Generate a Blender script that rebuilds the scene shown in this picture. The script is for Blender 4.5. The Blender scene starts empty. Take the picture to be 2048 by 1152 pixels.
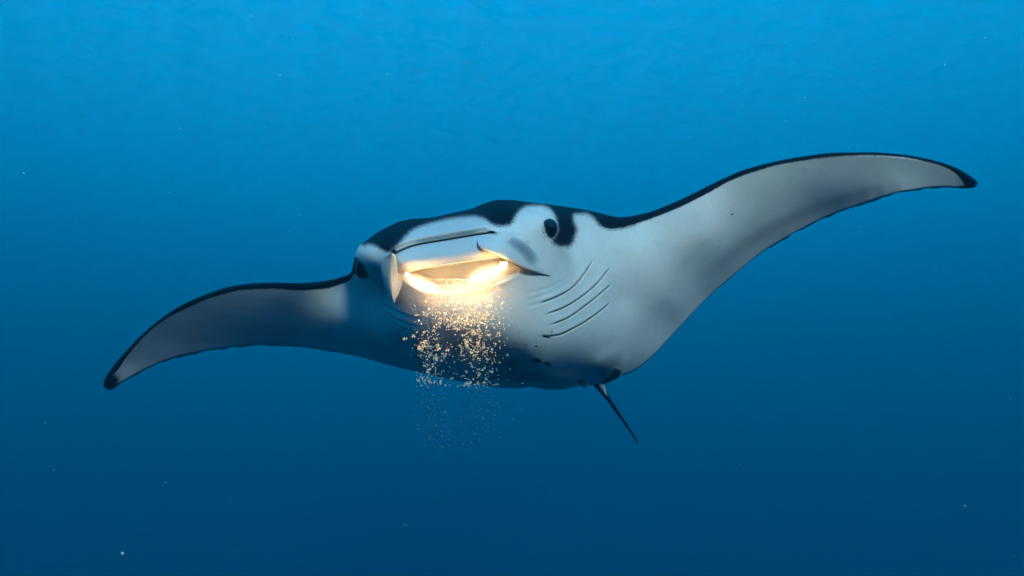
import bpy, bmesh, math, random
import numpy as np
from mathutils import Vector, Matrix

random.seed(7); rng = np.random.default_rng(7)
scene = bpy.context.scene
COL = scene.collection

# ------------------------------------------------------------------ camera
PITCH = math.radians(12.0)
HFOV = math.radians(60.0)
cam_d = bpy.data.cameras.new('camera'); cam = bpy.data.objects.new('camera', cam_d)
COL.objects.link(cam); scene.camera = cam
cam_d.sensor_width = 36.0; cam_d.angle = HFOV
cam_d.clip_start = 0.05; cam_d.clip_end = 2000.0
cam.location = (0, 0, 0); cam.rotation_euler = (math.pi/2 + PITCH, 0, 0)
# ------------------------------------------------------------------ sky, sun, exposure
DEPTH = 48.0                       # water above the camera, metres
SUN_EL = math.radians(20.0)
SUN_AZ = math.radians(163.0)      # clockwise from +Y: behind the camera, to the right
sun_dir = Vector((math.sin(SUN_AZ)*math.cos(SUN_EL), math.cos(SUN_AZ)*math.cos(SUN_EL), math.sin(SUN_EL)))
world = bpy.data.worlds.new('World'); scene.world = world; world.use_nodes = True
wn = world.node_tree.nodes; wl = world.node_tree.links
sky = wn.new('ShaderNodeTexSky'); sky.sky_type = 'NISHITA'; sky.sun_disc = False
sky.air_density = 0.08; sky.dust_density = 0.0; sky.ozone_density = 5.0
sky.sun_elevation = SUN_EL; sky.sun_rotation = SUN_AZ
bg = wn['Background']; bg.inputs['Strength'].default_value = 0.05
wl.new(sky.outputs[0], bg.inputs['Color'])
sl = bpy.data.lights.new('sun', 'SUN'); sl.energy = 5.0; sl.angle = math.radians(9.0); sl.color = (1.0, 0.95, 0.88)
so = bpy.data.objects.new('sun', sl); COL.objects.link(so)
so.rotation_euler = (-sun_dir).to_track_quat('-Z', 'Y').to_euler()
vs = scene.view_settings
vs.view_transform = 'Standard'; vs.look = 'None'; vs.gamma = 1.0; vs.use_curve_mapping = False
vs.exposure = 6.05
cy = scene.cycles
cy.use_denoising = True
cy.max_bounces = 6; cy.diffuse_bounces = 2; cy.glossy_bounces = 2; cy.transmission_bounces = 2
cy.volume_bounces = 1; cy.transparent_max_bounces = 8
cy.sample_clamp_indirect = 4.0

# ------------------------------------------------------------------ helpers
F = 1024.0/math.tan(HFOV/2)
cp, sp = math.cos(PITCH), math.sin(PITCH)
def W(x, y, d):
    """photo pixel (2048 wide) and distance along the view axis -> world metres (arrays or scalars)"""
    x, y, d = np.asarray(x, float), np.asarray(y, float), np.asarray(d, float)
    a = (x-1024)/F*d; b = (576-y)/F*d
    return np.stack(np.broadcast_arrays(a, d*cp - b*sp, d*sp + b*cp), -1)

def link(name, verts, faces, mat=None, parent=None, smooth=True):
    me = bpy.data.meshes.new(name)
    me.from_pydata([tuple(map(float, v)) for v in verts], [], faces)
    me.update()
    if smooth: me.polygons.foreach_set('use_smooth', [True]*len(me.polygons))
    o = bpy.data.objects.new(name, me); COL.objects.link(o)
    if mat: me.materials.append(mat)
    if parent: o.parent = parent
    return o
def tag(o, label=None, cat=None, group=None, kind=None):
    if label: o['label'] = label
    if cat: o['category'] = cat
    if group: o['group'] = group
    if kind: o['kind'] = kind
    return o

def pchip(xs, ys):
    xs, ys = np.array(xs, float), np.array(ys, float)
    h = np.diff(xs); dl = np.diff(ys)/h
    m = np.zeros_like(xs)
    for i in range(1, len(xs)-1):
        if dl[i-1]*dl[i] > 0:
            w1, w2 = 2*h[i]+h[i-1], h[i]+2*h[i-1]
            m[i] = (w1+w2)/(w1/dl[i-1]+w2/dl[i])
    m[0], m[-1] = dl[0], dl[-1]
    def f(q):
        q = np.clip(np.asarray(q, float), xs[0], xs[-1])
        i = np.clip(np.searchsorted(xs, q)-1, 0, len(xs)-2)
        t = (q-xs[i])/h[i]
        return ((1+2*t)*(1-t)**2*ys[i] + t*(1-t)**2*h[i]*m[i] + t*t*(3-2*t)*ys[i+1] + t*t*(t-1)*h[i]*m[i+1])
    return f
def smooth01(t):
    t = np.clip(t, 0, 1); return t*t*(3-2*t)
def dline(X, Y, pts):
    """distance to polyline, signed side (+ below it in the picture, for left-to-right lines), parameter 0..1"""
    pts = np.array(pts, float)
    best = np.full(X.shape, 1e9); side = np.zeros(X.shape); par = np.zeros(X.shape)
    seg = np.hypot(*(pts[1:]-pts[:-1]).T); cum = np.r_[0, np.cumsum(seg)]
    for i in range(len(pts)-1):
        a, b = pts[i], pts[i+1]; v = b-a
        t = np.clip(((X-a[0])*v[0]+(Y-a[1])*v[1])/(v@v), 0, 1)
        dx, dy = X-a[0]-t*v[0], Y-a[1]-t*v[1]
        d = np.hypot(dx, dy); k = d < best
        best = np.where(k, d, best)
        side = np.where(k, np.sign(v[0]*(Y-a[1]) - v[1]*(X-a[0])), side)
        par = np.where(k, (cum[i]+t*seg[i])/cum[-1], par)
    return best, side, par
def inpoly(X, Y, pts):
    c = np.zeros(X.shape, bool); n = len(pts)
    for i in range(n):
        x1, y1 = pts[i]; x2, y2 = pts[(i+1) % n]
        if y1 == y2: continue
        k = ((y1 > Y) != (y2 > Y)) & (X < (x2-x1)*(Y-y1)/(y2-y1)+x1)
        c ^= k
    return c
def polymask(X, Y, pts, feather):
    d, _, _ = dline(X, Y, list(pts)+[pts[0]])
    s = np.where(inpoly(X, Y, pts), d, -d)
    return smooth01(s/(2*feather)+0.5)
def spline(pts, n):
    pts = np.array(pts, float); t = np.r_[0, np.cumsum(np.sqrt((np.diff(pts, axis=0)**2).sum(1)))]
    q = np.linspace(0, t[-1], n)
    return np.stack([pchip(t, pts[:, k])(q) for k in range(pts.shape[1])], -1)

# ------------------------------------------------------------------ materials
def nodes_of(name):
    m = bpy.data.materials.new(name); m.use_nodes = True
    return m, m.node_tree.nodes, m.node_tree.links
def principled(name, col, rough=0.5, spec=0.3):
    m, n, l = nodes_of(name); b = n['Principled BSDF']
    b.inputs['Base Color'].default_value = (*col, 1); b.inputs['Roughness'].default_value = rough
    b.inputs['Specular IOR Level'].default_value = spec
    return m
def skin_material():
    m, n, l = nodes_of('manta_skin'); b = n['Principled BSDF']
    at = n.new('ShaderNodeAttribute'); at.attribute_name = 'pigment_shade'
    sep = n.new('ShaderNodeSeparateColor'); l.new(at.outputs['Color'], sep.inputs[0])
    tc = n.new('ShaderNodeTexCoord')
    def noise(scale, detail, rough=0.6):
        t = n.new('ShaderNodeTexNoise'); t.inputs['Scale'].default_value = scale
        t.inputs['Detail'].default_value = detail; t.inputs['Roughness'].default_value = rough
        l.new(tc.outputs['Object'], t.inputs['Vector']); return t
    def math_(op, a, bb, clamp=False):
        k = n.new('ShaderNodeMath'); k.operation = op; k.use_clamp = clamp
        for i, v in enumerate((a, bb)):
            if isinstance(v, (int, float)): k.inputs[i].default_value = v
            else: l.new(v, k.inputs[i])
        return k.outputs[0]
    def ramp(fac, lo, hi):
        r = n.new('ShaderNodeMapRange'); r.interpolation_type = 'SMOOTHSTEP'
        r.inputs['From Min'].default_value = lo; r.inputs['From Max'].default_value = hi
        l.new(fac, r.inputs['Value']); return r.outputs[0]
    def mix(fac, a, bb):
        k = n.new('ShaderNodeMix'); k.data_type = 'RGBA'
        l.new(fac, k.inputs['Factor'])
        for sock, v in ((k.inputs['A'], a), (k.inputs['B'], bb)):
            if isinstance(v, tuple): sock.default_value = (*v, 1)
            else: l.new(v, sock)
        return k.outputs['Result']
    fine = noise(130, 5, 0.75); mid = noise(14, 5); big = noise(3.5, 3)
    # ragged pigment border
    jit = math_('MULTIPLY', math_('SUBTRACT', fine.outputs['Fac'], 0.5), 1.35)
    dark = ramp(math_('ADD', sep.outputs[0], jit), 0.22, 0.78)
    white = mix(ramp(big.outputs['Fac'], 0.35, 0.7), (0.64, 0.66, 0.66), (0.78, 0.79, 0.78))
    white = mix(math_('MULTIPLY', ramp(mid.outputs['Fac'], 0.5, 0.75), 0.25), white, (0.42, 0.46, 0.50))
    white = mix(math_('MULTIPLY', ramp(fine.outputs['Fac'], 0.42, 0.68), 0.30), white, (0.44, 0.47, 0.49))
    gj = math_('MULTIPLY', math_('SUBTRACT', mid.outputs['Fac'], 0.5), 0.22)
    grey = math_('MULTIPLY', sep.outputs[1], ramp(math_('ADD', sep.outputs[1], gj), 0.05, 0.6))
    body = mix(grey, white, (0.10, 0.125, 0.16))
    base = mix(dark, body, (0.003, 0.005, 0.011))
    l.new(base, b.inputs['Base Color'])
    b.inputs['Roughness'].default_value = 0.55; b.inputs['Specular IOR Level'].default_value = 0.04
    bp = n.new('ShaderNodeBump'); bp.inputs['Strength'].default_value = 0.22; bp.inputs['Distance'].default_value = 0.01
    l.new(mid.outputs['Fac'], bp.inputs['Height'])
    bp2 = n.new('ShaderNodeBump'); bp2.inputs['Strength'].default_value = 0.25; bp2.inputs['Distance'].default_value = 0.002
    l.new(fine.outputs['Fac'], bp2.inputs['Height']); l.new(bp.outputs[0], bp2.inputs['Normal'])
    l.new(bp2.outputs[0], b.inputs['Normal'])
    return m
SKIN = skin_material()
EYE = principled('eye_black', (0.001, 0.001, 0.0015), 0.06, 0.5)
DARK = principled('dark_hide', (0.003, 0.005, 0.011), 0.55, 0.09)
GS = 0.0195                          # emission scale for this exposure
def emit(name, col, s):
    m, n, l = nodes_of(name); b = n['Principled BSDF']
    b.inputs['Base Color'].default_value = (*[0.3*c for c in col], 1); b.inputs['Roughness'].default_value = 0.5
    b.inputs['Emission Color'].default_value = (*col, 1); b.inputs['Emission Strength'].default_value = s
    return m
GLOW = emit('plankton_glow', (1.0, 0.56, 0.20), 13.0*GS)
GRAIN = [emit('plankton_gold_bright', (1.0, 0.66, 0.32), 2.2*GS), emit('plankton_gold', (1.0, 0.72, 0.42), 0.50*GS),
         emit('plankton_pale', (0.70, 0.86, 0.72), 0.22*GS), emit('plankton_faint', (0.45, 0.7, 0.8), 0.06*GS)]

# ------------------------------------------------------------------ the water: body of blue water and its surface
def box(name, x0, x1, y0, y1, z0, z1, mat):
    v = [(x, y, z) for x in (x0, x1) for y in (y0, y1) for z in (z0, z1)]
    f = [(0, 1, 3, 2), (4, 6, 7, 5), (0, 4, 5, 1), (2, 3, 7, 6), (0, 2, 6, 4), (1, 5, 7, 3)]
    return link(name, v, f, mat, smooth=False)
m, n, l = nodes_of('blue_water'); n.remove(n['Principled BSDF'])
pv = n.new('ShaderNodeVolumePrincipled')
pv.inputs['Color'].default_value = (0.0, 0.225, 0.435, 1)
pv.inputs['Absorption Color'].default_value = (0.0, 0.009, 0.0155, 1)
pv.inputs['Anisotropy'].default_value = 0.0
pv.inputs['Density'].default_value = 0.0346
l.new(pv.outputs[0], n['Material Output'].inputs['Volume'])
haze = box('haze', -500, 500, -500, 500, -260, DEPTH, m)
tag(haze, 'deep clear blue sea water surrounding the manta ray', 'water', kind='stuff')

m, n, l = nodes_of('rippled_surface'); n.remove(n['Principled BSDF'])
tr = n.new('ShaderNodeBsdfTransparent'); gl = n.new('ShaderNodeBsdfGlossy'); gl.inputs['Roughness'].default_value = 0.08
mx = n.new('ShaderNodeMixShader'); tc = n.new('ShaderNodeTexCoord')
n1 = n.new('ShaderNodeTexNoise'); n1.inputs['Scale'].default_value = 0.35; n1.inputs['Detail'].default_value = 6
l.new(tc.outputs['Object'], n1.inputs['Vector'])
bp = n.new('ShaderNodeBump'); bp.inputs['Strength'].default_value = 0.6; bp.inputs['Distance'].default_value = 0.6
l.new(n1.outputs['Fac'], bp.inputs['Height']); l.new(bp.outputs[0], gl.inputs['Normal'])
mr = n.new('ShaderNodeMapRange'); mr.inputs['From Min'].default_value = 0.42; mr.inputs['From Max'].default_value = 0.66
mr.inputs['To Min'].default_value = 0.30; mr.inputs['To Max'].default_value = 0.92
l.new(n1.outputs['Fac'], mr.inputs['Value']); l.new(mr.outputs[0], mx.inputs[0])
l.new(tr.outputs[0], mx.inputs[1]); l.new(gl.outputs[0], mx.inputs[2]); l.new(mx.outputs[0], n['Material Output'].inputs['Surface'])
N = 180; g = np.linspace(-500, 500, N); GX, GY = np.meshgrid(g, g, indexing='ij')
GZ = DEPTH + 0.8 + 0.10*np.sin(0.9*GX+0.35*GY) + 0.07*np.sin(-0.5*GX+1.3*GY+1) + 0.06*np.sin(1.9*GX+1.1*GY+2)
ws = link('water_surface', np.stack([GX, GY, GZ], -1).reshape(-1, 3),
          [(i*N+j, (i+1)*N+j, (i+1)*N+j+1, i*N+j+1) for i in range(N-1) for j in range(N-1)], m)
tag(ws, 'rippled sea surface seen from below', 'water', kind='structure')

# ------------------------------------------------------------------ the manta ray
TOP = pchip(*zip(*[(206, 770), (210, 757), (222, 738), (254, 700), (286, 667), (331, 630), (373, 605), (418, 586), (460, 573), (502, 567),
    (544, 565), (599, 566), (647, 562), (683, 554), (703, 543), (707, 525), (711, 507), (718, 493), (733, 481), (756, 464), (783, 450),
    (806, 441), (827, 437.5), (856, 436), (900, 427), (944, 417), (973, 405), (997, 399.5), (1026, 400), (1056, 404), (1091, 408),
    (1135, 414), (1179, 421), (1208, 428), (1240, 434), (1288, 427), (1338, 409), (1388, 386), (1438, 361), (1492, 338), (1555, 322),
    (1617, 311), (1680, 305), (1742, 304.5), (1805, 309), (1863, 319.5), (1909, 334), (1942, 353), (1953, 362), (1956, 367)]))
BOT = pchip(*zip(*[(206, 770), (210, 776), (219, 780), (228, 777), (240, 768), (257, 758), (286, 742), (331, 723), (367, 712), (402, 705), (454, 697),
    (502, 692), (547, 691), (599, 694), (647, 701), (712, 712), (776, 729.5), (840, 745), (898, 758.5), (957, 769.5), (1004, 776),
    (1030, 777), (1063, 774), (1095, 779.5), (1120, 779), (1160, 772), (1190, 770), (1215, 764), (1237, 752), (1252, 749), (1273, 739), (1300, 717),
    (1355, 659), (1413, 598), (1472, 547), (1522, 507), (1580, 472), (1651, 436), (1722, 410), (1805, 385), (1888, 375.5),
    (1930, 377), (1949, 375), (1956, 367)]))
DARKLINE = pchip(*zip(*[(200, 760), (228, 748), (254, 713), (286, 676), (331, 639), (373, 617), (422, 596), (454, 587), (486, 580), (544, 578),
    (599, 581), (647, 578), (683, 568), (706, 552), (712, 300), (1195, 300), (1200, 446), (1222, 458), (1263, 450), (1317, 432), (1359, 415), (1413, 388),
    (1463, 361), (1513, 342.5), (1563, 329), (1617, 320), (1680, 313), (1742, 311), (1805, 315), (1863, 327), (1890, 335), (1912, 348), (1930, 372), (1944, 400), (1960, 420)]))

# distance of the belly-side skin along the view axis at picture points
CTRL = np.array([
 (206, 770, 4.30), (254, 728, 4.30), (331, 632, 4.06), (331, 722, 4.35), (418, 588, 3.96), (418, 702, 4.35), (502, 569, 3.90), (502, 690, 4.31),
 (502, 640, 4.11), (599, 568, 3.86), (599, 692, 4.28), (599, 640, 4.07), (690, 556, 3.82), (712, 711, 4.16), (690, 640, 3.90),
 (740, 600, 3.70), (718, 530, 3.55), (740, 480, 3.50), (783, 455, 3.48), (785, 515, 3.29), (800, 480, 3.36), (827, 440, 3.50), (890, 510, 3.20), (890, 470, 3.31),
 (900, 430, 3.46), (990, 468, 3.21), (990, 500, 3.14), (990, 402, 3.46), (1050, 500, 3.26), (1091, 410, 3.58), (1098, 455, 3.44), (1150, 470, 3.60), (1190, 428, 3.84),
 (1240, 437, 3.93), (860, 578, 3.215), (950, 574, 3.150), (1030, 570, 3.20), (800, 600, 3.37), (860, 640, 3.25), (950, 640, 3.165), (1040, 640, 3.22), (1120, 620, 3.38), (1200, 560, 3.68),
 (780, 680, 3.66), (780, 728, 4.06), (830, 690, 3.50), (898, 700, 3.40), (898, 735, 3.66), (898, 757, 4.0), (980, 700, 3.31), (980, 745, 3.57), (1004, 775, 4.02), (1080, 710, 3.38), (1080, 750, 3.58), (1095, 778, 3.98),
 (1160, 700, 3.58), (1180, 768, 4.08), (1252, 748, 4.22), (1240, 680, 3.86), (1250, 600, 3.86), (1290, 500, 3.90), (1300, 430, 3.98), (1300, 715, 4.26),
 (1340, 600, 4.08), (1355, 657, 4.36), (1413, 596, 4.42), (1413, 480, 4.04), (1413, 376, 4.02), (1522, 505, 4.40), (1530, 420, 4.18), (1530, 330, 4.05),
 (1651, 434, 4.33), (1651, 375, 4.17), (1651, 310, 4.06), (1805, 384, 4.19), (1805, 345, 4.14), (1805, 311, 4.09), (1909, 374, 4.20), (1909, 338, 4.13), (1954, 367, 4.18)], float)
def tps(P, val, lam=1.2e-3):
    s = 400.0; p = P/s; n_ = len(p)
    def U(a, b):
        r2 = ((a[:, None, :]-b[None])**2).sum(-1); return 0.5*r2*np.log(r2+1e-12)
    A = np.zeros((n_+3, n_+3)); A[:n_, :n_] = U(p, p)+lam*np.eye(n_)
    A[:n_, n_] = 1; A[:n_, n_+1:] = p; A[n_, :n_] = 1; A[n_+1:, :n_] = p.T
    c = np.linalg.solve(A, np.r_[val, 0, 0, 0])
    def f(X, Y):
        q = np.stack([X.ravel(), Y.ravel()], -1)/s; out = np.empty(len(q))
        for i in range(0, len(q), 20000):
            k = q[i:i+20000]; out[i:i+20000] = U(k, p)@c[:n_]+c[n_]+k@c[n_+1:]
        return out.reshape(X.shape)
    return f
BASE = tps(CTRL[:, :2], CTRL[:, 2])

SLIT = spline([(781, 513), (800, 502), (830, 491), (880, 482), (930, 473.5), (965, 468), (990, 465.5)], 24)
LIPEDGE = spline([(800, 549), (812, 545), (850, 536), (900, 528), (950, 520.5), (1000, 514), (1022, 510)], 24)
LOWLIP = spline([(800, 551), (818, 562), (850, 578), (900, 582), (960, 572), (1010, 556), (1050, 538)], 24)
GILLS = [spline(p, 20) for p in (
    [(1075, 608), (1110, 595), (1145, 575), (1165, 552), (1178, 533), (1187, 517)],
    [(1086, 631), (1130, 614), (1165, 592), (1195, 566), (1220, 534)],
    [(1096, 652), (1135, 636), (1170, 612), (1200, 588), (1224, 567)],
    [(1086, 672), (1110, 671), (1150, 655), (1190, 630), (1222, 604)],
    [(845, 638), (815, 630), (785, 618), (762, 604), (752, 596)],
    [(845, 655), (812, 646), (785, 634), (768, 622)],
    [(850, 668), (815, 660), (792, 650)])]
def gauss(X, Y, x, y, sx, sy, ang=0):
    c, s = math.cos(ang), math.sin(ang)
    u = ((X-x)*c+(Y-y)*s)/sx; v = (-(X-x)*s+(Y-y)*c)/sy
    return np.exp(-0.5*(u*u+v*v))
def depth(X, Y):
    D = BASE(X, Y)
    t, b = TOP(X), BOT(X)
    # rounded rims: thick leading edge, thin trailing edge
    head = smooth01((X-690)/60)*smooth01((1260-X)/120)
    R = 9+26*head; r = 0.05+0.14*head
    e = np.clip((Y-t)/R, 0, 1); D = D + r*(1-np.sqrt(np.clip(1-(1-e)**2, 0, 1)))
    e = np.clip((b-Y)/5.0, 0, 1); D = D + 0.02*(1-np.sqrt(np.clip(1-(1-e)**2, 0, 1)))
    # brow and eye bulges
    D -= 0.060*gauss(X, Y, 1082, 438, 30, 26) + 0.05*gauss(X, Y, 733, 515, 18, 30)
    D += 0.030*gauss(X, Y, 1150, 470, 18, 40, 0.2)
    # upper lip, mouth slit, jaw band, mouth hollow
    d, s, p = dline(X, Y, SLIT); inn = smooth01(p/0.10)*smooth01((1-p)/0.08)
    sd = d*s
    D -= 0.048*np.exp(-((sd+15)/8)**2)*inn
    D += 0.050*np.exp(-(sd/1.7)**2)*smooth01(p/0.05+0.3)*smooth01((1-p)/0.05+0.3)
    d2, s2, p2 = dline(X, Y, LIPEDGE); sd2 = d2*s2
    band = smooth01(sd/4)*smooth01(-sd2/1.5+0.5)*smooth01((X-782)/20)*smooth01((1035-X)/25)
    w = np.clip(sd/np.maximum(sd+np.abs(sd2), 1e-3), 0, 1)
    D -= band*(0.012+0.022*np.sin(np.pi*np.clip(w, 0, 1)))
    d3, s3, p3 = dline(X, Y, LOWLIP); sd3 = d3*s3
    hol = smooth01(sd2/2.0)*smooth01(-sd3/32+0.22)*smooth01((X-797)/14)*smooth01((1052-X)/36)
    D += 0.12*hol
    D -= 0.005*np.exp(-((sd3-7)/7)**2)*smooth01((X-810)/20)*smooth01((1045-X)/30)
    # gill slits: cut with a raised flap above each
    for k, gl_ in enumerate(GILLS):
        d, s, p = dline(X, Y, gl_); sd = d*s*(1 if k < 4 else -1)
        ends = smooth01(p/0.18)*smooth01((1-p)/0.12)
        a = 1.0 if k < 4 else 0.7
        D += a*0.030*np.exp(-(sd/1.35)**2)*ends
        D -= a*0.014*np.exp(-np.clip(-sd, 0, 99)/9)*(sd < 0)*ends
    # soft throat folds
    for k in range(3):
        d, s, p = dline(X, Y, spline([(1040, 590+k*14), (1090, 578+k*12), (1130, 560+k*10), (1160, 535+k*6)], 12))
        D += 0.003*np.exp(-(d/4)**2)*smooth01(p/0.3)*smooth01((1-p)/0.3)
    # faint cartilage rays near the trailing edges
    D += 0.0012*np.sin(X/6.5+2*np.sin(X/31)+3*np.sin(X/83))*np.exp(-((b-Y)/26)**2)*smooth01(np.abs(X-1000)/250-1)
    # pelvic swelling by the tail root
    D -= 0.10*gauss(X, Y, 1215, 735, 26, 20, -0.6) + 0.05*gauss(X, Y, 1120, 760, 30, 10)
    return D

HEADDARK = [(700, 380), (716, 470), (728, 492), (738, 489), (752, 493), (768, 503), (779, 505), (787, 497), (798, 488), (812, 472), (830, 458), (860, 448), (900, 438), (948, 433), (968, 438),
    (984, 449), (1000, 453), (1022, 449), (1030, 436), (1040, 421), (1056, 413), (1080, 411.5), (1100, 419), (1111, 436), (1114, 456), (1108, 474), (1104, 483),
    (1118, 493), (1136, 494), (1149, 478), (1154, 458), (1148, 440), (1148, 430), (1172, 428), (1190, 440), (1200, 452), (1224, 459), (1270, 450), (1300, 380)]
HD = np.array(HEADDARK, float)
HEADDARK = [tuple(q) for q in spline(HD, 160)]
def pigment_shade(X, Y):
    t, b = TOP(X), BOT(X)
    dk = smooth01((DARKLINE(X)-Y)/9+0.5)
    dk = np.maximum(dk, polymask(X, Y, HEADDARK, 15))
    dk = np.maximum(dk, polymask(X, Y, [(700, 512), (712, 514), (722, 524), (733, 540), (736, 554), (728, 558), (714, 550), (700, 545)], 3))
    dk = np.maximum(dk, 0.62*gauss(X, Y, 1099, 458, 15, 18))
    edge = np.clip(1-(b-Y)/3.5, 0, 1)*smooth01((np.abs(X-1050)-300)/250)
    dk = np.maximum(dk, 0.75*edge)
    dk = np.maximum(dk, smooth01((Y-b+10)/8)*smooth01((X-1905)/25)); dk = np.maximum(dk, smooth01((252-X)/34+0.1)*smooth01((Y-728)/34))
    for x, y, sx, sy, a in ((1073, 721, 9, 4, 1), (1095, 727, 8, 3.5, .8), (1093, 673, 9, 2.6, .9), (1103, 664, 6, 3, .5), (1073, 693, 3, 1.5, .8), (1050, 690, 8, 4, .35),
                            (1464, 428.5, 1.6, 1.6, 1.1), (983, 464.5, 9, 3, .9), (787, 503, 5, 5, .9), (1052, 484, 9, 2.5, .5), (1165, 765, 9, 5, .8)):
        dk = np.maximum(dk, a*gauss(X, Y, x, y, sx, sy, 0.2))
    for k, gl_ in enumerate(GILLS):
        d, s, p = dline(X, Y, gl_)
        dk = np.maximum(dk, (0.75 if k < 4 else 0.4)*np.exp(-(d/1.15)**2)*smooth01(p/0.1)*smooth01((1-p)/0.05))
    d, s, p = dline(X, Y, SLIT); dk = np.maximum(dk, 0.80*np.exp(-(d/1.5)**2)*smooth01((p-0.06)/0.15))
    # greyer areas; just above the mouth slit, painted shade under the upper lip
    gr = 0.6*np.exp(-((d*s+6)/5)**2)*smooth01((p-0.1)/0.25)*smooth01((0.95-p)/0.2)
    h = np.maximum(b-t, 1); v = (Y-t)/h
    wr = smooth01((X-1330)/160)*smooth01((1880-X)/200); gr = np.maximum(gr, 0.46*wr*np.exp(-((v-0.78)/0.15)**2))
    gr = np.maximum(gr, 0.16*smooth01((X-1280)/250)); gr = np.maximum(gr, 0.0*smooth01((720-X)/150))
    wl_ = smooth01((720-X)/160)*smooth01((X-300)/120); gr = np.maximum(gr, 0.30*wl_*np.exp(-((v-0.76)/0.14)**2))
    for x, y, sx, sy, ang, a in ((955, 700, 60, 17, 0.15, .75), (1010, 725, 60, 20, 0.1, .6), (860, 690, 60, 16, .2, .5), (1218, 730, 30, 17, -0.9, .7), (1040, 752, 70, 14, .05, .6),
                                 (1130, 512, 16, 30, -0.5, .35), (760, 560, 10, 34, -0.3, .6), (930, 469, 40, 4, -.12, .45), (1140, 745, 40, 20, 0, .45)):  # the thin one above the slit adds to the painted lip shade
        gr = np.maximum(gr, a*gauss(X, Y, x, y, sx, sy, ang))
    return np.clip(dk, 0, 1), np.clip(gr, 0, 1)

manta = bpy.data.objects.new('manta_ray', None); COL.objects.link(manta)
manta.location = tuple(W(1000, 600, 3.9)); manta.empty_display_size = 0.3
tag(manta, 'huge black and white manta ray gliding with wings spread and mouth glowing', 'manta ray')
MI = Matrix.Translation(manta.location).inverted()
def part(name, verts, faces, mat, parent=manta):
    o = link(name, np.asarray(verts)-np.array(manta.location), faces, mat, parent); return o
def set_pigment_shade(o, dk, gr):
    ca = o.data.color_attributes.new('pigment_shade', 'FLOAT_COLOR', 'POINT')
    a = np.zeros((len(o.data.vertices), 4), np.float32); a[:, 0] = dk; a[:, 1] = gr; a[:, 3] = 1
    ca.data.foreach_set('color', a.ravel())

cols = np.unique(np.r_[206+0.6*np.arange(1, 5), np.arange(210, 700, 3.4), np.arange(700, 1240, 1.4), np.arange(1240, 1950, 3.4), 1952, 1954, 1955.3])
NV, NB = 230, 60
nc = len(cols)
rows = np.linspace(0, 1, NV+1); rows = rows + 0.0
X = np.repeat(cols[:, None], NV+1, 1)
T_, B_ = TOP(X), BOT(X)
wob = (1.4*np.sin(X/11+np.sin(X/37)*2)+0.9*np.sin(X/4.7))*smooth01((np.abs(X-1040)-280)/250)*smooth01((np.minimum(X-230, 1925-X))/40)
Y = T_+(B_+wob*0.8-T_)*rows
FD = depth(X, Y)
dk, gr = pigment_shade(X, Y)
front = W(X, Y, FD)
rb = np.linspace(0, 1, NB+1)[1:-1]
XB = np.repeat(cols[:, None], NB-1, 1)
tb, bb = T_[:, :1], Y[:, -1:]
YB = tb+(bb-tb)*rb[None]
bodyw = np.exp(-((XB-1000)/190)**2)
thick = (0.05+0.10*np.exp(-((XB-1000)/450)**2)+0.34*bodyw)*np.sin(np.pi*rb[None]**0.75)**0.8
chord = np.clip((bb-tb)/120, 0, 1)
BD = BASE(XB, YB)+np.maximum(thick*chord, 0.004)+0.02
BD = np.maximum(BD, (FD[:, :1]*(1-rb)+FD[:, -1:]*rb)+0.004)
back = W(XB, YB, BD)
per = NV+1+NB-1
V = np.concatenate([front, back[:, ::-1]], 1).reshape(-1, 3)
faces = []
for i in range(nc-1):
    a, b = i*per, (i+1)*per
    for j in range(per):
        k = (j+1) % per
        faces.append((a+j, a+k, b+k, b+j))
faces.append(tuple(range(per))[::-1]); faces.append(tuple((nc-1)*per+j for j in range(per)))
body = part('body', V, faces, SKIN)
set_pigment_shade(body, np.concatenate([dk, np.ones_like(YB)], 1).ravel(), np.concatenate([gr, np.zeros_like(YB)], 1).ravel())

# eyes: dark glossy balls set into the sides of the head
def ball(name, c, rad, sx, sy, sz, mat):
    v, f = [], []; n1_, n2_ = 24, 32
    for i in range(n1_+1):
        th = math.pi*i/n1_
        for j in range(n2_):
            ph = 2*math.pi*j/n2_
            v.append((c[0]+rad*sx*math.sin(th)*math.cos(ph), c[1]+rad*sy*math.sin(th)*math.sin(ph), c[2]+rad*sz*math.cos(th)))
    for i in range(n1_):
        for j in range(n2_):
            f.append((i*n2_+j, i*n2_+(j+1) % n2_, (i+1)*n2_+(j+1) % n2_, (i+1)*n2_+j))
    return part(name, v, f, mat)
def dep1(x, y): return float(depth(np.array([[float(x)]]), np.array([[float(y)]]))[0, 0])
eye_r = ball('eye', W(1099, 457, dep1(1099, 457)-0.002), 0.0335, 0.95, 1, 1.14, EYE)
eye_l = ball('eye', W(722, 535, dep1(724, 535)+0.02), 0.040, 0.55, 1.0, 1.15, EYE)

# cephalic fin at the right corner of the mouth: a rolled lobe lying along the cheek
UP = spline([(953, 482), (958, 472), (975, 468), (1000, 466), (1024, 469), (1050, 478), (1072, 502), (1088, 528), (1100, 551)], 60)
LO = spline([(953, 482), (957, 490), (966, 499), (985, 508), (1010, 520), (1040, 535), (1066, 544), (1086, 549), (1100, 551)], 60)
nu, nv = 60, 26
vv = np.linspace(0, 1, nv)
FX = UP[:, None, 0]*(1-vv)+LO[:, None, 0]*vv; FY = UP[:, None, 1]*(1-vv)+LO[:, None, 1]*vv
uu = np.linspace(0, 1, nu)[:, None]
surf = np.minimum(BASE(FX, FY), 9)
lift = (0.034*(1-uu)**0.6+0.022)*(smooth01(vv/0.7)[None]*0.9+0.1)*smooth01(uu/0.06+0.15)*smooth01((1-uu)/0.25)
lift = lift - 0.03*np.clip(1-vv/0.12, 0, 1)[None]*smooth01(uu/0.1)
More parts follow.
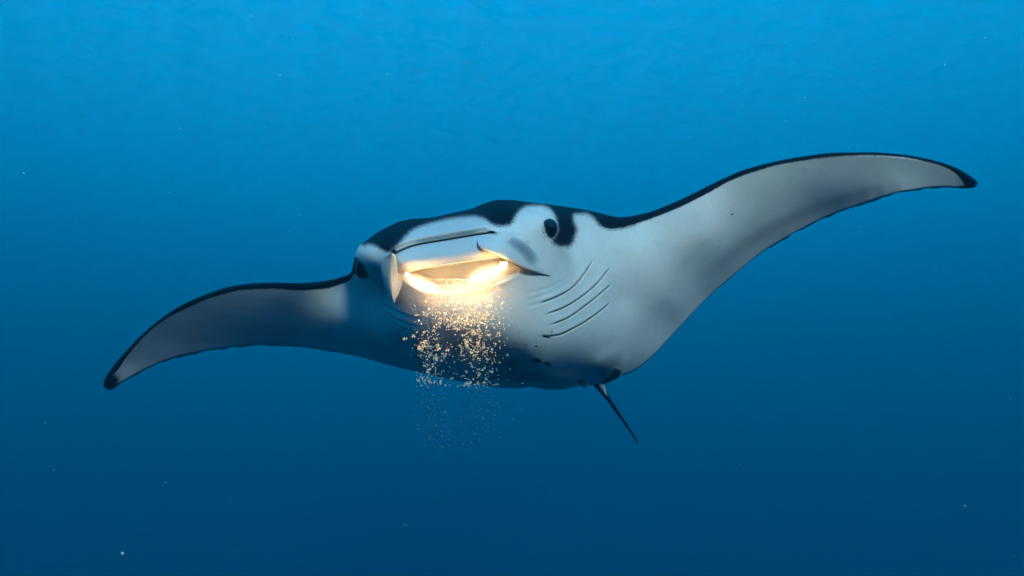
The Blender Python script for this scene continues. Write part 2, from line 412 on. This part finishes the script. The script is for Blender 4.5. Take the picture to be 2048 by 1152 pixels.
roundv = 0.030*(1-np.sqrt(np.clip(1-np.clip((vv-0.86)/0.14, 0, 1)**2, 0, 1)))[None]
FDp = surf-lift-0.012+roundv
fr = W(FX, FY, FDp)
bk = W(FX, FY, np.maximum(FDp+0.03*(1-np.clip((vv-0.9)/0.1, 0, 1))[None]+0.004, FDp+0.004))
V = np.concatenate([fr, bk[:, ::-1]], 1).reshape(-1, 3); per = 2*nv
faces = [(i*per+j, i*per+(j+1) % per, (i+1)*per+(j+1) % per, (i+1)*per+j) for i in range(nu-1) for j in range(per)]
fin_r = part('cephalic_fin', V, faces, SKIN)
ff = np.concatenate([FX, FX[:, ::-1]], 1); fy = np.concatenate([FY, FY[:, ::-1]], 1)
fdk = np.concatenate([0.8*np.clip((vv-0.93)/0.07, 0, 1)[None]+0*FX, 0*FX+0.4], 1)
fgr = np.clip(0.75*gauss(ff, fy, 1040, 492, 26, 10, 0.55)+0.55*gauss(ff, fy, 1062, 520, 14, 9, 0.8), 0, 1)
set_pigment_shade(fin_r, fdk.ravel(), fgr.ravel())
fin_r['label'] = 'rolled lobe with blue grey smudge along the cheek'

# cephalic fin at the other corner: hangs down, folded like a leaf
keys = [  # y, outer x, fold x, inner x, inner-back x offset
 (507, 776, 783, 788), (513, 768, 786, 792), (520, 764, 790, 794), (530, 762, 788, 800), (545, 763, 785, 806), (560, 766, 784, 805), (575, 770, 784.5, 802), (588, 775, 785, 797), (598, 780, 786.5, 792), (606, 785.5, 788, 789.5)]
K = spline(keys, 50)
secs = []; pdk = []
for i, (y, xo, xf, xi) in enumerate(K):
    q = i/49; w = 3.215+0.10*q
    pts = []; dkl = []
    for s in np.linspace(0, 1, 14):        # outer face: from the far side round to the fold
        x = xo+(xf-xo)*s; pts.append((x, y, w+0.018*(1-s)**2-0.022*math.sin(math.pi*s*0.5))); dkl.append(0)
    for s in np.linspace(0, 1, 12)[1:]:    # inner, hollow face
        x = xf+(xi-xf)*s; pts.append((x, y, w-0.022+0.035*s+0.014*math.sin(math.pi*s))); dkl.append(0.55 if s < 0.12 else 0)
    for s in np.linspace(0, 1, 8)[1:-1]:   # closed behind
        x = xi+(xo-xi)*s; pts.append((x, y, w+0.03+0.06*math.sin(math.pi*s)+0.02*s)); dkl.append(0)
    secs.append(pts); pdk.append(dkl)
secs = np.array(secs); per = secs.shape[1]
V = W(secs[..., 0], secs[..., 1], secs[..., 2]).reshape(-1, 3)
faces = [(i*per+j, i*per+(j+1) % per, (i+1)*per+(j+1) % per, (i+1)*per+j) for i in range(49) for j in range(per)]
faces += [tuple(range(per))[::-1], tuple(49*per+j for j in range(per))]
fin_l = part('cephalic_fin', V, faces, SKIN)
set_pigment_shade(fin_l, np.array(pdk).ravel(), 0)
fin_l['label'] = 'pointed lobe hanging down beside the glowing mouth'

# tail, whip-thin and dark
tp = spline([(1186, 752, 4.08), (1196, 768, 4.14), (1206, 783, 4.24), (1222, 806, 4.44), (1240, 832, 4.60), (1258, 858, 4.72), (1276, 886, 4.84)], 40)
tr_ = pchip([0, .1, .2, .35, .6, 1], [11, 9.5, 7, 4.6, 3.2, 1.3])(np.linspace(0, 1, 40))
cen = W(tp[:, 0], tp[:, 1], tp[:, 2]); V = []; seg = 12
for i in range(40):
    t = cen[min(i+1, 39)]-cen[max(i-1, 0)]; t = Vector(t).normalized()
    a = t.cross(Vector((0, 1, 0))).normalized(); b = t.cross(a)
    r = tr_[i]*tp[i, 2]/F
    for j in range(seg):
        an = 2*math.pi*j/seg; V.append(Vector(cen[i])+a*math.cos(an)*r+b*math.sin(an)*r*0.8)
faces = [(i*seg+j, i*seg+(j+1) % seg, (i+1)*seg+(j+1) % seg, (i+1)*seg+j) for i in range(39) for j in range(seg)]
faces.append(tuple(39*seg+j for j in range(seg)))
tail = part('tail', np.array(V), faces, DARK)
tail['label'] = 'thin dark whip tail'

# pelvic fins either side of the tail root, and the small pale dorsal fin
def lobe(name, outline, d0, d1, mat, thick_=0.02, dkv=0.0, grv=0.3):
    o = np.array(outline, float); c = o.mean(0); n_ = len(o)
    lo, hi = o[:, 1].min(), o[:, 1].max()
    vs_, fs = [], []
    for side in (0, 1):
        for r in (1.0, 0.8, 0.45):
            q = c+(o-c)*r
            dd = d0+(d1-d0)*(q[:, 1]-lo)/(hi-lo)+(1 if side else -1)*thick_*math.sqrt(max(1-r*r, 0.0))
            vs_ += list(W(q[:, 0], q[:, 1], dd))
        vs_.append(W(c[0], c[1], d0+(d1-d0)*(c[1]-lo)/(hi-lo)+(1 if side else -1)*thick_))
    S = 3*n_+1
    for side in (0, 1):
        b0 = side*S
        for r in range(2):
            for j in range(n_):
                k = (j+1) % n_; f = (b0+r*n_+j, b0+r*n_+k, b0+(r+1)*n_+k, b0+(r+1)*n_+j)
                fs.append(f if side else f[::-1])
        for j in range(n_):
            f = (b0+2*n_+j, b0+2*n_+(j+1) % n_, b0+3*n_); fs.append(f if side else f[::-1])
    for j in range(n_):
        k = (j+1) % n_; fs.append((j, k, S+k, S+j))
    ob = part(name, vs_, fs, mat); set_pigment_shade(ob, dkv, grv); return ob
lobe('pelvic_fin', spline([(1205, 742), (1225, 733), (1246, 742), (1243, 751), (1228, 760), (1208, 768), (1196, 762), (1205, 742)], 28)[:-1], 3.96, 4.10, SKIN, 0.008, 0.2, 1.0)
lobe('pelvic_fin', spline([(1150, 752), (1165, 752), (1178, 764), (1173, 776), (1168, 776), (1160, 768), (1150, 752)], 24)[:-1], 3.96, 4.04, SKIN, 0.02, 0, 0.25)
lobe('dorsal_fin', spline([(1196, 766), (1206, 765), (1211, 778), (1215, 794), (1207, 786), (1199, 776), (1196, 766)], 24)[:-1], 4.10, 4.16, SKIN, 0.012, 0, 0.1)

# ------------------------------------------------------------------ glowing plankton in and below the mouth
def ico(sub=1):
    bm = bmesh.new(); bmesh.ops.create_icosphere(bm, subdivisions=sub, radius=1.0)
    v = np.array([tuple(q.co) for q in bm.verts]); f = np.array([[q.index for q in p.verts] for p in bm.faces]); bm.free(); return v, f
IV, IF = ico(1)
def swarm(name, pts, rad, mat, label, cat):
    vs_ = (np.asarray(pts)[:, None, :]+IV[None]*np.asarray(rad)[:, None, None]).reshape(-1, 3)
    fs = (IF[None]+(np.arange(len(pts))*len(IV))[:, None, None]).reshape(-1, 3)
    o = link(name, vs_, fs.tolist(), mat); tag(o, label, cat, kind='stuff'); return o
def path_pts(poly, n_, jx, jy):
    s = spline(poly, 200); i = rng.integers(0, 200, n_)
    return s[i]+np.stack([rng.normal(0, jx, n_), rng.normal(0, jy, n_)], -1)
# luminous mass packed along the mouth hollow
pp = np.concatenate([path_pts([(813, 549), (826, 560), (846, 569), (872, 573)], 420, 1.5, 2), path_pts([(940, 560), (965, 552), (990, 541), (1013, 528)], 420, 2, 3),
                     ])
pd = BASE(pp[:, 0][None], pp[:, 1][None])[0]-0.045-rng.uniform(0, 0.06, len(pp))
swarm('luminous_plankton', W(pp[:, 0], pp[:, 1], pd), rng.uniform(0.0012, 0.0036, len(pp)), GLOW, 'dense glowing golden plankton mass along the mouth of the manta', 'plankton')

le = spline(LIPEDGE[2:-1], 90); ld = depth(le[:, 0][None], le[:, 1][None]-1.5)[0]-0.004
cen = W(le[:, 0], le[:, 1], ld); V = []; seg = 6
for i in range(90):
    t = Vector(cen[min(i+1, 89)]-cen[max(i-1, 0)]).normalized(); a = t.cross(Vector((0, 1, 0))).normalized(); b = t.cross(a)
    r = 0.0016*(0.75+0.5*rng.random())
    for j in range(seg):
        an = 2*math.pi*j/seg; V.append(Vector(cen[i])+a*math.cos(an)*r+b*math.sin(an)*r)
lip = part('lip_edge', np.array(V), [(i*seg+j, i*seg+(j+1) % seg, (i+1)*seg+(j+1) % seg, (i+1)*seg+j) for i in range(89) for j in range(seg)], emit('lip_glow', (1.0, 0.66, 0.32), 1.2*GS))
lip['label'] = 'thin glowing golden rim of the mouth'
# emissive volumes added to imitate soft bloom around the mouth glow
m, n, l = nodes_of('glow_bloom'); n.remove(n['Principled BSDF'])
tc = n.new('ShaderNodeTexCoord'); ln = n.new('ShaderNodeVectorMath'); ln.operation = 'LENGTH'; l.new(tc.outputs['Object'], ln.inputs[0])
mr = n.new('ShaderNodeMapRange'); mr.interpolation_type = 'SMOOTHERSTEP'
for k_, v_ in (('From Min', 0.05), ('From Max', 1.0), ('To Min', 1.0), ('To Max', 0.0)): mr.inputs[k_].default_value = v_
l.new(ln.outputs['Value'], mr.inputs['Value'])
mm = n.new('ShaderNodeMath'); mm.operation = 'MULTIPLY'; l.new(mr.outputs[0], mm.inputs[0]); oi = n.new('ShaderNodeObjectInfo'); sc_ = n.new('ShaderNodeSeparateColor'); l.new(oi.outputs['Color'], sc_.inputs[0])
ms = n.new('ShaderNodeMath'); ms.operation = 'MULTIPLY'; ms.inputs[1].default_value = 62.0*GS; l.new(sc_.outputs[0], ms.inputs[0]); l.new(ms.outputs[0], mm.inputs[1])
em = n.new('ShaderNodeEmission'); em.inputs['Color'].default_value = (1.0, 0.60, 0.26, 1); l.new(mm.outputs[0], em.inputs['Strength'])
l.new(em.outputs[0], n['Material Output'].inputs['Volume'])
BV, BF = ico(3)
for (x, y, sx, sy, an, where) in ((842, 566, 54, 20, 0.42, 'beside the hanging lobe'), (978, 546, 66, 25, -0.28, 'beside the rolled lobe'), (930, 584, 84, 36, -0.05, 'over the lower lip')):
    dd = float(BASE(np.array([[float(x)]]), np.array([[float(y)]]))[0, 0])-0.075; o = link('glow_bloom', BV, BF.tolist(), m)
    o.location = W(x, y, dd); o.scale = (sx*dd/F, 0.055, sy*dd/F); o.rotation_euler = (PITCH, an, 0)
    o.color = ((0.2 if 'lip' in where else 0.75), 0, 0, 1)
    tag(o, 'golden bloom volume added around the mouth glow ' + where, 'plankton', kind='stuff')

def stream(n_, y0, y1, pw):
    out = []
    while len(out) < n_:
        y = y0+(y1-y0)*rng.random()**pw
        q = min((y-560)/210, 1.6)
        cx = 925+6*math.sin(y/40); hw = 88-8*q
        x = cx+hw*rng.normal(0, 0.50)
        if abs(x-cx) > hw*(1.0+0.35*rng.random()): continue
        if y > 660:
            x = (858+0.06*(y-660)+rng.normal(0, 16)) if rng.random() < 0.42 else 952+0.1*(y-700)+rng.normal(0, 26)
        if y < 600 and not (840 < x < 1000) and rng.random() < 0.8: continue
        out.append((x, y))
    return np.array(out)
def near(p, lo, hi):
    bd = np.minimum(depth(p[:, 0][None], p[:, 1][None])[0], 3.5)
    return bd-0.03-rng.uniform(lo, hi, len(p))
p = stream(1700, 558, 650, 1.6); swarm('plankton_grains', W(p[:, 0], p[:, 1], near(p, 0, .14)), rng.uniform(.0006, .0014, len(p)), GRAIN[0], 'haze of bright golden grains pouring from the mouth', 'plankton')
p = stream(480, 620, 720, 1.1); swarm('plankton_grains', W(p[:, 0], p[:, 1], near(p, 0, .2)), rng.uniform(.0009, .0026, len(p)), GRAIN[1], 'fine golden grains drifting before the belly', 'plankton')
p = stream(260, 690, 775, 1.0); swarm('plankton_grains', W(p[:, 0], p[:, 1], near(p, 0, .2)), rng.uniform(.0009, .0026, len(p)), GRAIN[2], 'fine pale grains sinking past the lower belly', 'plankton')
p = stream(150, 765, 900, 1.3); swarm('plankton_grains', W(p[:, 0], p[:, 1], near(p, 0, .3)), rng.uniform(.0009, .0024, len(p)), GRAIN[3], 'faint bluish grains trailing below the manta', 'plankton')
# larger clumps, one by one
clump_meshes = {}
def clump_mesh(k, mi):
    if (k, mi) not in clump_meshes:
        r = np.random.default_rng(100+k); vs_, fs = [], []
        for j in range(7):
            c = r.normal(0, 0.55, 3); c *= min(1, 0.85/np.linalg.norm(c)); s = r.uniform(.22, .42)
            vs_ += (c+IV*s).tolist(); fs += (IF+j*len(IV)).tolist()
        me = bpy.data.meshes.new('plankton_clump'); me.from_pydata(vs_, [], fs); me.update(); me.materials.append(GRAIN[mi])
        clump_meshes[(k, mi)] = me
    return clump_meshes[(k, mi)]
def clumps(n_, y0, y1, rmin, rmax, mi, label, group):
    p = stream(n_, y0, y1, 1.0); d = near(p, 0.02, 0.2); P3 = W(p[:, 0], p[:, 1], d)
    for i in range(n_):
        o = bpy.data.objects.new('plankton_clump', clump_mesh(int(rng.integers(0, 6)), mi)); COL.objects.link(o)
        o.location = P3[i]; s = rng.uniform(rmin, rmax)*d[i]/F; o.scale = (s, s, s); o.rotation_euler = rng.uniform(0, 6.28, 3)
        tag(o, label, 'plankton', group)
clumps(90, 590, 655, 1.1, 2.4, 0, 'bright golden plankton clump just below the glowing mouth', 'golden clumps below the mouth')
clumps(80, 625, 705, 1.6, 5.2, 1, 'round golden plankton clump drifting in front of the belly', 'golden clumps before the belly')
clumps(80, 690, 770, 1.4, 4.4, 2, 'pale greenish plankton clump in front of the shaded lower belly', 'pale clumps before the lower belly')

# specks of marine snow in open water
sn = [(48, 346, 3), (90, 845, 2), (245, 1107, 6), (1930, 1012, 3), (560, 150, 1.6), (330, 965, 2), (1610, 195, 2), (1970, 75, 2.5), (1890, 130, 2.5), (810, 1050, 2), (1480, 930, 1.6), (108, 940, 1.6), (600, 430, 1.6)]
sn += [(rng.uniform(20, 2030), rng.uniform(20, 1130), rng.uniform(.6, 1.5)) for _ in range(70)]
sn = np.array(sn); d = rng.uniform(2.0, 3.2, len(sn))
swarm('marine_snow', W(sn[:, 0], sn[:, 1], d), sn[:, 2]*d/F*0.6, principled('marine_snow', (.6, .62, .6), .8), 'tiny pale specks drifting in the open blue water', 'specks')
